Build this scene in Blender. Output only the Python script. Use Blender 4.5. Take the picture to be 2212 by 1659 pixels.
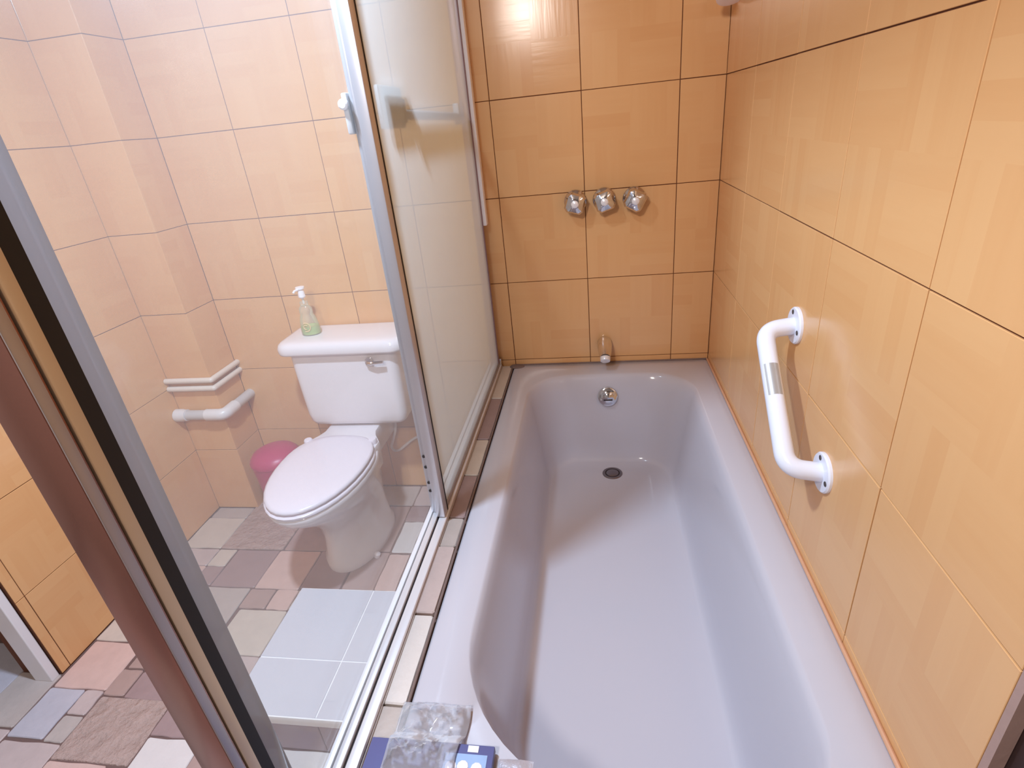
import bpy, bmesh, math, random
from mathutils import Vector, Matrix, noise as mnoise

sc = bpy.context.scene
for o in list(bpy.data.objects):
    bpy.data.objects.remove(o)
C = sc.collection
PI = math.pi
T = 0.30          # one wall tile, in metres: plans below are drawn in tile units
FZ = 2.06         # height of the reference tile course above the floor, in tile units


def W(x, y, z):
    return Vector((x * T, y * T, (z + FZ) * T))


# ------------------------------------------------------------------ camera, light, exposure
cam_d = bpy.data.cameras.new('camera')
cam = bpy.data.objects.new('camera', cam_d)
C.objects.link(cam)
pitch, yaw, roll = 0.449, -0.1776, -0.1055
fwd = Vector((math.sin(yaw) * math.cos(pitch), math.cos(yaw) * math.cos(pitch), -math.sin(pitch)))
rt = Vector((math.cos(yaw), -math.sin(yaw), 0))
up = rt.cross(fwd)
r2 = rt * math.cos(roll) + up * math.sin(roll)
u2 = -rt * math.sin(roll) + up * math.cos(roll)
m = Matrix((r2, u2, -fwd)).transposed().to_4x4()
m.translation = W(-1.3437, -6.4631, 2.7791)
cam.matrix_world = m
cam_d.sensor_fit = 'HORIZONTAL'
cam_d.sensor_width = 36
cam_d.lens = 36 * 1170.7 / 2212
cam_d.clip_start = 0.01
sc.camera = cam

world = bpy.data.worlds.new('world')
sc.world = world
world.use_nodes = True
world.node_tree.nodes['Background'].inputs[0].default_value = (0.75, 0.8, 0.9, 1)
world.node_tree.nodes['Background'].inputs[1].default_value = 0.05

LAMP = (-3.55, -4.0, 5.5)
lamp_d = bpy.data.lights.new('bulb_light', 'AREA')
lamp_d.energy = 46
lamp_d.color = (0.68, 0.83, 1.08)
lamp_d.shape = 'DISK'
lamp_d.size = 0.11
lamp_o = bpy.data.objects.new('bulb_light', lamp_d)
C.objects.link(lamp_o)
lamp_o.location = W(*LAMP)
fill_d = bpy.data.lights.new('fill_light', 'AREA')  # fill added behind the viewer, lifts shadows and makes the back wall glare
fill_d.shape = 'DISK'
fill_d.size = 0.22
fill_d.energy = 19
fill_d.color = (1.0, 0.90, 0.84)
fill_o = bpy.data.objects.new('fill_light', fill_d)
C.objects.link(fill_o)
fill_o.location = W(-2.93, -8.0, 5.0)
fill_o.rotation_euler = (1.15, 0, -0.15)

sc.view_settings.view_transform = 'Standard'
sc.view_settings.look = 'None'
sc.view_settings.gamma = 1
sc.view_settings.exposure = 0.0
sc.view_settings.use_curve_mapping = False
try:
    sc.cycles.use_denoising = True
    sc.cycles.max_bounces = 12
    sc.cycles.diffuse_bounces = 6
    sc.cycles.transparent_max_bounces = 16
    sc.cycles.caustics_reflective = False
    sc.cycles.caustics_refractive = False
except Exception:
    pass


# ------------------------------------------------------------------ materials
def lin(r, g, b):
    f = lambda c: (c / 255 / 12.92) if c / 255 <= 0.04045 else ((c / 255 + 0.055) / 1.055) ** 2.4
    return (f(r), f(g), f(b), 1)


class NT:
    def __init__(self, name):
        self.m = bpy.data.materials.new(name)
        self.m.use_nodes = True
        self.t = self.m.node_tree
        self.t.nodes.clear()
        self.out = self.n('ShaderNodeOutputMaterial')

    def n(self, ty, **kw):
        nd = self.t.nodes.new(ty)
        for k, v in kw.items():
            setattr(nd, k, v)
        return nd

    def l(self, a, b):
        self.t.links.new(a, b)

    def math(self, op, a, b=None, c=None):
        nd = self.n('ShaderNodeMath', operation=op)
        for i, v in enumerate((a, b, c)):
            if v is None:
                continue
            if isinstance(v, (int, float)):
                nd.inputs[i].default_value = v
            else:
                self.l(v, nd.inputs[i])
        return nd.outputs[0]


def basic(name, col, rough=0.4, metal=0.0, spec=0.5, noise=0.0, nscale=20.0, bump=0.0, bscale=60.0, coat=0.0, trans=0.0):
    k = NT(name)
    b = k.n('ShaderNodeBsdfPrincipled')
    b.inputs['Base Color'].default_value = col
    b.inputs['Roughness'].default_value = rough
    b.inputs['Metallic'].default_value = metal
    b.inputs['Specular IOR Level'].default_value = spec
    b.inputs['Coat Weight'].default_value = coat
    b.inputs['Transmission Weight'].default_value = trans
    if noise or bump:
        tc = k.n('ShaderNodeTexCoord')
    if noise:
        nz = k.n('ShaderNodeTexNoise')
        nz.inputs['Scale'].default_value = nscale
        nz.inputs['Detail'].default_value = 5
        k.l(tc.outputs['Object'], nz.inputs['Vector'])
        hs = k.n('ShaderNodeHueSaturation')
        hs.inputs['Color'].default_value = col
        v = k.math('MULTIPLY_ADD', nz.outputs['Fac'], 2 * noise, 1 - noise)
        k.l(v, hs.inputs['Value'])
        k.l(hs.outputs[0], b.inputs['Base Color'])
    if bump:
        nz2 = k.n('ShaderNodeTexNoise')
        nz2.inputs['Scale'].default_value = bscale
        nz2.inputs['Detail'].default_value = 6
        k.l(tc.outputs['Object'], nz2.inputs['Vector'])
        bp = k.n('ShaderNodeBump')
        bp.inputs['Strength'].default_value = bump
        bp.inputs['Distance'].default_value = 0.01
        k.l(nz2.outputs['Fac'], bp.inputs['Height'])
        k.l(bp.outputs[0], b.inputs['Normal'])
    k.l(b.outputs[0], k.out.inputs[0])
    return k.m


def tile_material():
    """glazed wall tile printed with a faint basket weave of wood strips"""
    k = NT('orange_glazed_tile')
    tc = k.n('ShaderNodeTexCoord')
    oi = k.n('ShaderNodeObjectInfo')
    sp = k.n('ShaderNodeSeparateXYZ')
    k.l(tc.outputs['Object'], sp.inputs[0])
    # two by two blocks inside one 0.30 m tile; strips of 0.0375 m alternate direction
    bx = k.math('FLOOR', k.math('MULTIPLY', sp.outputs[0], 1 / 0.15))
    by = k.math('FLOOR', k.math('MULTIPLY', sp.outputs[1], 1 / 0.15))
    par = k.math('PINGPONG', k.math('ADD', bx, by), 1.0)
    sx = k.math('FLOOR', k.math('MULTIPLY', sp.outputs[0], 1 / 0.0375))
    sy = k.math('FLOOR', k.math('MULTIPLY', sp.outputs[1], 1 / 0.0375))
    mixs = k.n('ShaderNodeMix', data_type='FLOAT')
    k.l(par, mixs.inputs[0]); k.l(sx, mixs.inputs[2]); k.l(sy, mixs.inputs[3])
    cv = k.n('ShaderNodeCombineXYZ')
    k.l(k.math('ADD', mixs.outputs[0], k.math('MULTIPLY', bx, 31.7)), cv.inputs[0])
    k.l(k.math('MULTIPLY', by, 17.3), cv.inputs[1])
    k.l(k.math('MULTIPLY', oi.outputs['Random'], 97.0), cv.inputs[2])
    wn = k.n('ShaderNodeTexWhiteNoise', noise_dimensions='3D')
    k.l(cv.outputs[0], wn.inputs['Vector'])
    # long grain
    mp1 = k.n('ShaderNodeMapping'); mp1.inputs['Scale'].default_value = (60, 5, 1)
    mp2 = k.n('ShaderNodeMapping'); mp2.inputs['Scale'].default_value = (5, 60, 1)
    vm = k.n('ShaderNodeMix', data_type='VECTOR')
    k.l(tc.outputs['Object'], mp1.inputs[0]); k.l(tc.outputs['Object'], mp2.inputs[0])
    k.l(par, vm.inputs[0]); k.l(mp1.outputs[0], vm.inputs[4]); k.l(mp2.outputs[0], vm.inputs[5])
    nz = k.n('ShaderNodeTexNoise', noise_dimensions='4D')
    nz.inputs['Scale'].default_value = 1.0
    nz.inputs['Detail'].default_value = 3
    k.l(vm.outputs[1], nz.inputs['Vector'])
    k.l(k.math('MULTIPLY', oi.outputs['Random'], 40.0), nz.inputs['W'])
    f = k.math('ADD', k.math('MULTIPLY', wn.outputs[0], 0.55), k.math('MULTIPLY', nz.outputs['Fac'], 0.6))
    f = k.math('ADD', f, k.math('MULTIPLY', oi.outputs['Random'], 0.25))
    ramp = k.n('ShaderNodeValToRGB')
    ramp.color_ramp.elements[0].position = 0.15
    ramp.color_ramp.elements[0].color = lin(*TILE_LO)
    ramp.color_ramp.elements[1].position = 1.1
    ramp.color_ramp.elements[1].color = lin(*TILE_HI)
    k.l(f, ramp.inputs[0])
    b = k.n('ShaderNodeBsdfPrincipled')
    b.inputs['Roughness'].default_value = 0.2
    b.inputs['Specular IOR Level'].default_value = 0.5
    k.l(ramp.outputs[0], b.inputs['Base Color'])
    bp = k.n('ShaderNodeBump')
    bp.inputs['Strength'].default_value = 0.12
    bp.inputs['Distance'].default_value = 0.002
    k.l(nz.outputs['Fac'], bp.inputs['Height'])
    k.l(bp.outputs[0], b.inputs['Normal'])
    k.l(b.outputs[0], k.out.inputs[0])
    return k.m


TILE_LO, TILE_HI = (216, 163, 110), (222, 174, 122)


def stone(name, col, rough=0.45, bump=0.35, vary=0.15, scale=22):
    k = NT(name)
    tc = k.n('ShaderNodeTexCoord')
    oi = k.n('ShaderNodeObjectInfo')
    nz = k.n('ShaderNodeTexNoise', noise_dimensions='4D')
    nz.inputs['Scale'].default_value = scale
    nz.inputs['Detail'].default_value = 8
    nz.inputs['Roughness'].default_value = 0.6
    k.l(tc.outputs['Object'], nz.inputs['Vector'])
    k.l(k.math('MULTIPLY', oi.outputs['Random'], 50.0), nz.inputs['W'])
    hs = k.n('ShaderNodeHueSaturation')
    hs.inputs['Color'].default_value = col
    k.l(k.math('MULTIPLY_ADD', nz.outputs['Fac'], 2 * vary, 1 - vary), hs.inputs['Value'])
    b = k.n('ShaderNodeBsdfPrincipled')
    b.inputs['Roughness'].default_value = rough
    k.l(hs.outputs[0], b.inputs['Base Color'])
    bp = k.n('ShaderNodeBump')
    bp.inputs['Strength'].default_value = bump
    bp.inputs['Distance'].default_value = 0.008 if bump < 0.9 else 0.03
    k.l(nz.outputs['Fac'], bp.inputs['Height'])
    k.l(bp.outputs[0], b.inputs['Normal'])
    k.l(b.outputs[0], k.out.inputs[0])
    return k.m


def hazy_glass(name, haze, tint=(0.97, 0.99, 0.97, 1), hazecol=(0.8, 0.8, 0.78, 1), back=0.35, smear=0.35, dirt=None):
    """clear pane filmed with soap scum: mostly see-through, partly scattering"""
    k = NT(name)
    tc = k.n('ShaderNodeTexCoord')
    nz = k.n('ShaderNodeTexNoise')
    nz.inputs['Scale'].default_value = 2.2
    nz.inputs['Detail'].default_value = 4
    k.l(tc.outputs['Object'], nz.inputs['Vector'])
    tr = k.n('ShaderNodeBsdfTransparent'); tr.inputs[0].default_value = tint
    df = k.n('ShaderNodeBsdfDiffuse'); df.inputs[0].default_value = hazecol
    tl = k.n('ShaderNodeBsdfTranslucent'); tl.inputs[0].default_value = hazecol
    mx = k.n('ShaderNodeMixShader'); mx.inputs[0].default_value = 1 - back
    k.l(df.outputs[0], mx.inputs[1]); k.l(tl.outputs[0], mx.inputs[2])
    m1 = k.n('ShaderNodeMixShader')
    f = k.math('MULTIPLY', k.math('MULTIPLY_ADD', nz.outputs['Fac'], 2 * smear, 1 - smear), haze)
    k.l(f, m1.inputs[0])
    k.l(tr.outputs[0], m1.inputs[1]); k.l(mx.outputs[0], m1.inputs[2])
    gl = k.n('ShaderNodeBsdfGlossy'); gl.inputs['Roughness'].default_value = 0.06
    lw = k.n('ShaderNodeLayerWeight'); lw.inputs[0].default_value = 0.5
    m2 = k.n('ShaderNodeMixShader')
    k.l(k.math('MULTIPLY_ADD', k.math('POWER', lw.outputs['Facing'], 5.0), 0.3, 0.02), m2.inputs[0])
    k.l(m1.outputs[0], m2.inputs[1]); k.l(gl.outputs[0], m2.inputs[2])
    k.l(m2.outputs[0], k.out.inputs[0])
    return k.m


def film(name, tint, alpha=0.3, body=(0.8, 0.8, 0.82, 1), rough=0.15, gloss=0.5):
    k = NT(name)
    tr = k.n('ShaderNodeBsdfTransparent'); tr.inputs[0].default_value = tint
    b = k.n('ShaderNodeBsdfPrincipled')
    b.inputs['Base Color'].default_value = body
    b.inputs['Roughness'].default_value = rough
    b.inputs['Specular IOR Level'].default_value = 0.8
    fr = k.n('ShaderNodeFresnel'); fr.inputs[0].default_value = 1.45
    f = k.math('MINIMUM', k.math('ADD', k.math('MULTIPLY', fr.outputs[0], gloss), alpha), 1.0)
    mx = k.n('ShaderNodeMixShader')
    k.l(f, mx.inputs[0]); k.l(tr.outputs[0], mx.inputs[1]); k.l(b.outputs[0], mx.inputs[2])
    k.l(mx.outputs[0], k.out.inputs[0])
    return k.m


M = {}
M['tile'] = tile_material()
M['grout'] = basic('brown_grout', lin(100, 58, 36), 0.9, bump=0.1)
M['plaster'] = basic('cream_paint', lin(190, 180, 168), 0.7, noise=0.02, nscale=4)
M['greyplaster'] = basic('grey_plaster', lin(168, 140, 132), 0.8, noise=0.06, bump=0.1)
M['darkwood'] = basic('dark_stained_wood', lin(52, 34, 32), 0.5, noise=0.25, nscale=8)
M['mortar'] = basic('grey_brown_mortar', lin(112, 88, 82), 0.9, noise=0.1, bump=0.15)
M['grey'] = stone('grey_slate', lin(182, 170, 164))
M['pale'] = stone('pale_beige_stone', lin(203, 190, 178))
M['white'] = stone('whitish_stone', lin(214, 206, 202), vary=0.07)
M['pinkgrey'] = stone('pink_grey_stone', lin(192, 174, 170))
M['pink'] = stone('pink_stone', lin(206, 176, 166))
M['purple'] = stone('purple_brown_slate', lin(158, 134, 132))
M['brown'] = stone('brown_slate', lin(170, 144, 136))
M['rough'] = stone('rough_cleft_slate', lin(188, 162, 152), bump=1.0, vary=0.32, scale=24)
M['bluegrey'] = stone('blue_grey_stone', lin(186, 182, 190))
M['steptile'] = basic('white_glazed_floor_tile', lin(205, 206, 216), 0.22, noise=0.02, nscale=6)
M['whitegrout'] = basic('white_grout', lin(246, 246, 248), 0.6)
M['riser'] = basic('purple_grey_riser_tile', lin(150, 130, 140), 0.5, noise=0.08, nscale=9)
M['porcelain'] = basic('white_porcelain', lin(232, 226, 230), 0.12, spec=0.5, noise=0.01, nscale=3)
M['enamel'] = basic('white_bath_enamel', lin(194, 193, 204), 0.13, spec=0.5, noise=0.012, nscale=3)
M['seatplastic'] = basic('white_seat_plastic', lin(230, 222, 232), 0.25)
M['chrome'] = basic('chrome', (0.66, 0.65, 0.67, 1), 0.05, metal=1)
M['chromedull'] = basic('smeared_chrome', (0.8, 0.78, 0.78, 1), 0.22, metal=1)
M['drainmetal'] = basic('dull_drain_metal', lin(140, 132, 135), 0.3, metal=1)
M['alu'] = basic('brushed_aluminium', lin(214, 212, 214), 0.28, metal=0.85, noise=0.04, nscale=30)
M['aludull'] = basic('dull_aluminium', lin(176, 170, 172), 0.4, metal=0.7, noise=0.06, nscale=18)
M['alubright'] = basic('bright_white_aluminium', lin(236, 236, 242), 0.3, metal=0.25, noise=0.02)
M['brownreflect'] = basic('aluminium_with_brown_reflection', lin(150, 106, 94), 0.22, metal=0.75, noise=0.04, nscale=6)  # reflection of the shaded orange walls, put into the jamb's base colour
M['stilealu'] = basic('satin_aluminium', lin(214, 212, 218), 0.32, metal=0.6, noise=0.03, nscale=20)
M['plum'] = basic('dull_plum_metal', lin(150, 122, 126), 0.4, metal=0.3)
M['creamalu'] = basic('cream_aluminium', lin(222, 204, 176), 0.4, metal=0.3)
M['gasket'] = basic('black_rubber', lin(20, 15, 18), 0.6)
M['dark'] = basic('dark_slot', lin(48, 38, 40), 0.7)
M['glassnear'] = hazy_glass('soap_hazed_glass', 0.155, hazecol=(0.86, 0.87, 0.92, 1))
M['glassfar'] = hazy_glass('heavily_hazed_glass', 0.58, smear=0.12, tint=(0.95, 0.98, 0.95, 1), hazecol=(0.76, 0.80, 0.80, 1))
M['edgegrey'] = hazy_glass('grey_frosted_edge', 0.8, hazecol=(0.5, 0.5, 0.54, 1), smear=0.2)
M['pvc'] = basic('white_pvc', lin(226, 224, 226), 0.3, noise=0.02, nscale=30)
M['pvcgrey'] = basic('grey_white_pvc', lin(200, 198, 200), 0.35, noise=0.03, nscale=30)
M['pipecream'] = basic('cream_painted_pipe', lin(226, 216, 206), 0.45, noise=0.04, nscale=60, bump=0.1)
M['barwhite'] = basic('white_powder_coat', lin(226, 230, 244), 0.22)
M['sticker'] = basic('silver_sticker', lin(178, 176, 176), 0.35, metal=0.4)
M['slot'] = basic('screw_slot', lin(70, 62, 62), 0.6)
M['pinkplastic'] = basic('magenta_plastic', lin(184, 42, 96), 0.35)
M['bottle'] = film('clear_bottle_plastic', (0.96, 0.97, 0.92, 1), 0.22, body=(0.85, 0.82, 0.72, 1))
M['liquid'] = basic('green_soap', lin(176, 214, 120), 0.2, noise=0.05)
M['pumpwhite'] = basic('white_pump_plastic', lin(244, 242, 246), 0.3)
M['labelcream'] = basic('cream_swirl_print', lin(222, 196, 150), 0.5)
M['bag'] = film('clear_plastic_bag', (0.98, 0.98, 0.99, 1), 0.2, body=(0.8, 0.8, 0.84, 1), rough=0.1, gloss=1.3)
M['navy'] = basic('navy_blue_card', lin(92, 96, 146), 0.45)
M['skyblue'] = basic('light_blue_card', lin(146, 172, 214), 0.4, noise=0.2, nscale=30)
M['cardwhite'] = basic('white_label', lin(222, 222, 232), 0.5, noise=0.05)
M['foil'] = basic('silver_foil', lin(196, 194, 206), 0.3, metal=0.4, noise=0.15, nscale=60, bump=0.3)
M['showerwhite'] = basic('white_shower_plastic', lin(236, 226, 226), 0.35)
M['mould'] = basic('dark_mildewed_sealant', lin(122, 104, 100), 0.8, noise=0.25, nscale=30)
M['sealant'] = basic('white_sealant', lin(205, 190, 180), 0.5)
M['sealtan'] = basic('tan_sealant', lin(206, 158, 126), 0.6, noise=0.1)
M['switchwood'] = basic('brown_door_leaf', lin(150, 122, 116), 0.55, noise=0.1)


# ------------------------------------------------------------------ geometry helpers
ORIGIN = [Vector((0, 0, 0))]


def link(name, me, mat, parent=None, loc=None):
    o = bpy.data.objects.new(name, me)
    C.objects.link(o)
    if mat is not None and not me.materials:
        me.materials.append(mat)
    if parent is not None:
        o.parent = parent
    if loc is not None:
        o.location = loc
    return o


def tag(o, label=None, cat=None, group=None, kind=None):
    for k_, v in (('label', label), ('category', cat), ('group', group), ('kind', kind)):
        if v:
            o[k_] = v
    return o


def thing(name, label, cat, base, group=None, kind=None):
    o = bpy.data.objects.new(name, None)
    C.objects.link(o)
    o.empty_display_size = 0.05
    o.location = W(*base)
    tag(o, label, cat, group, kind)
    ORIGIN[0] = W(*base)
    return o


class MB:
    """collects geometry in tile units, builds one mesh"""

    def __init__(self):
        self.v = []
        self.f = []

    def add(self, verts, faces):
        n = len(self.v)
        self.v += [W(*p) for p in verts]
        self.f += [tuple(i + n for i in fc) for fc in faces]
        return self

    def box(self, x0, x1, y0, y1, z0, z1, b=0.0):
        bm = bmesh.new()
        bmesh.ops.create_cube(bm, size=1)
        for v in bm.verts:
            v.co = Vector(((x0 + x1) / 2 + v.co.x * (x1 - x0), (y0 + y1) / 2 + v.co.y * (y1 - y0), (z0 + z1) / 2 + v.co.z * (z1 - z0)))
        if b:
            bmesh.ops.bevel(bm, geom=list(bm.edges), offset=b, segments=2, affect='EDGES', profile=0.5)
        bm.verts.index_update()
        self.add([tuple(v.co) for v in bm.verts], [tuple(v.index for v in f.verts) for f in bm.faces])
        bm.free()
        return self

    def rings(self, rs, cap0=True, cap1=True):
        n = len(rs[0])
        vs = [p for r in rs for p in r]
        fs = []
        for i in range(len(rs) - 1):
            for j in range(n):
                a, b_ = i * n + j, i * n + (j + 1) % n
                fs.append((a, b_, b_ + n, a + n))
        if cap0:
            fs.append(tuple(reversed(range(n))))
        if cap1:
            fs.append(tuple(range((len(rs) - 1) * n, len(rs) * n)))
        return self.add(vs, fs)

    def tube(self, pts, r, n=12, caps=True):
        pts = [Vector(p) for p in pts]
        rad = r if isinstance(r, (list, tuple)) else [r] * len(pts)
        rs = []
        ref = None
        for i, p in enumerate(pts):
            d = (pts[min(i + 1, len(pts) - 1)] - pts[max(i - 1, 0)]).normalized()
            if ref is None:
                ref = Vector((0, 0, 1)) if abs(d.z) < 0.9 else Vector((1, 0, 0))
            a = (ref - d * ref.dot(d)).normalized()
            ref = a
            b_ = d.cross(a)
            rs.append([tuple(p + (a * math.cos(2 * PI * j / n) + b_ * math.sin(2 * PI * j / n)) * rad[i]) for j in range(n)])
        return self.rings(rs, caps, caps)

    def lathe(self, c, axis, prof, n=24, squash=1.0):
        """prof: list of (distance along axis, radius)"""
        c = Vector(c)
        d = Vector(axis).normalized()
        ref = Vector((0, 0, 1)) if abs(d.z) < 0.9 else Vector((1, 0, 0))
        a = (ref - d * ref.dot(d)).normalized()
        b_ = d.cross(a)
        rs = []
        for h, r in prof:
            rs.append([tuple(c + d * h + (a * math.cos(2 * PI * j / n) + b_ * math.sin(2 * PI * j / n) * squash) * r) for j in range(n)])
        return self.rings(rs)

    def build(self, name, mat, parent=None, smooth=True, ang=35, origin=None):
        og = origin if origin is not None else ORIGIN[0]
        me = bpy.data.meshes.new(name)
        me.from_pydata([tuple(v - og) for v in self.v], [], self.f)
        me.update()
        bm = bmesh.new()
        bm.from_mesh(me)
        bmesh.ops.recalc_face_normals(bm, faces=bm.faces)
        bm.to_mesh(me)
        bm.free()
        if smooth:
            for p in me.polygons:
                p.use_smooth = True
            me.set_sharp_from_angle(angle=math.radians(ang))
        o = link(name, me, mat, parent)
        if parent is None:
            o.location = og
        return o


def single(name, mb, mat, label, cat, base, group=None, **kw):
    ORIGIN[0] = W(*base)
    o = mb.build(name, mat, None, **kw)
    return tag(o, label, cat, group)


def arc_pts(pts, rad, seg=6):
    """round the corners of a polyline"""
    pts = [Vector(p) for p in pts]
    out = [pts[0]]
    for i in range(1, len(pts) - 1):
        a, b_, c = pts[i - 1], pts[i], pts[i + 1]
        d1, d2 = (a - b_), (c - b_)
        t = min(rad, d1.length * 0.49, d2.length * 0.49)
        p0, p1 = b_ + d1.normalized() * t, b_ + d2.normalized() * t
        for s in range(seg + 1):
            u = s / seg
            out.append(p0 * (1 - u) ** 2 + b_ * 2 * u * (1 - u) + p1 * u * u)
    out.append(pts[-1])
    return [tuple(p) for p in out]


def roundrect(x0, x1, y0, y1, r, z, nc=7, rfar=None, rnr=None):
    """ring, anticlockwise from +x,+y corner; rfar = radius of the two far (y1) corners"""
    rf = r if rfar is None else rfar
    rn2 = r if rnr is None else rnr
    out = []
    for cx, cy, rr, a0 in ((x1 - rf, y1 - rf, rf, 0), (x0 + rf, y1 - rf, rf, 90), (x0 + r, y0 + r, r, 180), (x1 - rn2, y0 + rn2, rn2, 270)):
        for i in range(nc):
            a = math.radians(a0 + 90 * i / (nc - 1))
            out.append((cx + rr * math.cos(a), cy + rr * math.sin(a), z))
    return out


_tile_cache = {}


def tile_mesh(w, h, d, b, name):
    key = (round(w, 4), round(h, 4), round(d, 4), round(b, 4), name)
    if key in _tile_cache:
        return _tile_cache[key]
    vs = []
    for (ix, z) in ((0, -d), (0, -b), (b, 0)):
        for sx, sy in ((-1, -1), (1, -1), (1, 1), (-1, 1)):
            vs.append((sx * (w / 2 - ix), sy * (h / 2 - ix), z))
    fs = [(8, 9, 10, 11)]
    for k_ in (0, 4):
        for i in range(4):
            j = (i + 1) % 4
            fs.append((k_ + i, k_ + j, k_ + 4 + j, k_ + 4 + i))
    me = bpy.data.meshes.new(name)
    me.from_pydata(vs, [], fs)
    me.update()
    _tile_cache[key] = me
    return me


ROT = {  # tile local x, y, z (z = outward normal) in the room
    'back': Matrix(((1, 0, 0), (0, 0, -1), (0, 1, 0))),
    'right': Matrix(((0, 0, -1), (-1, 0, 0), (0, 1, 0))),
    'left': Matrix(((0, 0, 1), (1, 0, 0), (0, 1, 0))),
    'up': Matrix(((1, 0, 0), (0, 1, 0), (0, 0, 1))),
    'near': Matrix(((-1, 0, 0), (0, 0, 1), (0, 1, 0))),
}
rnd = random.Random(7)
GAP = 0.0024


def wall_tiles(parent, side, plane, cols, rows, skip=None, mat='tile', name='tile', gap=GAP, d=0.008):
    """cols, rows: joint positions in tile units along the wall and in height; plane: x or y of the face"""
    pl = parent.location.copy()
    for i in range(len(cols) - 1):
        for j in range(len(rows) - 1):
            a0, a1, b0, b1 = cols[i], cols[i + 1], rows[j], rows[j + 1]
            if skip and skip(a0, a1, b0, b1):
                continue
            w_, h_ = abs(a1 - a0) * T - gap, abs(b1 - b0) * T - gap
            if w_ < 0.004 or h_ < 0.004:
                continue
            me = tile_mesh(w_, h_, d, 0.0006, name)
            ca, cb = (a0 + a1) / 2, (b0 + b1) / 2
            if side in ('back', 'near'):
                loc = W(ca, plane, cb)
            elif side == 'up':
                loc = W(ca, cb, plane)
            else:
                loc = W(plane, ca, cb)
            o = link(name, me, M[mat], parent)
            jit = Vector((rnd.uniform(-1, 1), rnd.uniform(-1, 1), rnd.uniform(-1, 1))) * 0.0002
            mtx = ROT[side].to_4x4()
            tilt = Matrix.Rotation(rnd.uniform(-0.0014, 0.0014), 4, 'X') @ Matrix.Rotation(rnd.uniform(-0.0014, 0.0014), 4, 'Y')
            mtx = mtx @ tilt
            mtx.translation = loc - pl + jit
            o.matrix_local = mtx


def structure(name, mb, mat, label, cat, base=(0, 0, -FZ), **kw):
    ORIGIN[0] = W(*base)
    o = mb.build(name, mat, None, smooth=False, **kw)
    return tag(o, label, cat, kind='structure')


# ------------------------------------------------------------------ room shell
e = 0.0075          # grout sits 2.25 mm behind the tile faces
TOP = 5.9
XL = -7.1
ROWS = [-FZ, -1.03, -0.03, 1, 2, 3, 4, 5, TOP]
XC = [-(0.452 + k) for k in range(7)]
wb = structure('wall_back', MB().box(-7.9, 0.6, e, 0.5, -FZ - 0.3, TOP), M['grout'],
               'back wall of glossy orange square tiles behind the bath and toilet', 'wall')
cols = [0.0] + XC[:3] + [-2.46] + XC[3:]
cols = [0.0, XC[0], XC[1], -2.42, XC[2] - 0.0]
cols = [-6.456, -5.46, -4.46, -3.46, -2.425, -1.448, -0.45, 0.0]
wall_tiles(wb, 'back', 0, cols, ROWS)
wr = structure('wall_right', MB().box(e, 0.5, -5.085, 0.02, -FZ - 0.3, TOP), M['grout'],
               'right wall of glossy orange square tiles beside the bath', 'wall')
rcols = [-5.09, -4.09, -3.1, -2.1, -1.1, -0.1 + 0.0, 0.0]
wall_tiles(wr, 'right', 0, [-5.085, -4.10, -3.10, -2.10, -1.10, -0.0], ROWS)
MB_end = MB().box(0.0, 0.05, -5.12, -5.087, -FZ, TOP)
wend = MB_end.build('wall_end', M['greyplaster'], wr, smooth=False, origin=wr.location)
wend['label'] = 'grey plastered end of the right wall'
wl = structure('wall_left', MB().box(-7.6, XL - e, -3.32, 0.05, -FZ - 0.3, TOP), M['grout'],
               'left wall of orange tiles beside the toilet, ending at the doorway', 'wall')
wall_tiles(wl, 'left', XL, [-3.32, -3.22, -2.33, -1.56, -0.56, 0.0], ROWS)
wc = structure('wall_chase', MB().box(XL - 0.3, -6.455 - e, -0.56 + e, 0.05, -FZ - 0.1, TOP), M['grout'],
               'orange tiled pipe chase filling the corner left of the toilet', 'wall', base=(-6.8, -0.3, -FZ))
wall_tiles(wc, 'back', -0.56, [XL, -6.455], ROWS)
wall_tiles(wc, 'left', -6.455, [-0.56, 0.0], ROWS)
structure('wall_near', MB().box(-9.5, 2.5, -9.9, -9.5, -FZ - 0.3, TOP), M['plaster'],
          'cream painted wall behind the viewer', 'wall', base=(-3, -9.7, -FZ))
structure('wall_hall', MB().box(-9.6, -9.2, -9.5, 0.2, -FZ - 0.3, TOP), M['plaster'],
          'cream painted wall of the hall beyond the doorway', 'wall', base=(-9.4, -5, -FZ))
structure('wall_side', MB().box(1.6, 1.9, -9.5, -5.2, -FZ - 0.3, TOP), M['plaster'],
          'cream painted wall beyond the end of the right wall', 'wall', base=(1.7, -7, -FZ))
structure('ceiling', MB().box(-9.6, 2.0, -9.9, 0.5, TOP, TOP + 0.3), M['plaster'],
          'plain cream painted ceiling', 'ceiling', base=(-3, -4, TOP))

# ------------------------------------------------------------------ floor of mixed stone slabs
fl = structure('floor', MB().box(-9.6, 2.0, -9.9, 0.5, -FZ - 0.3, -FZ - 0.014), M['mortar'],
               'floor of mixed pink, purple, beige and grey stone slabs', 'floor', base=(-4, -3, -FZ))


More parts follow.
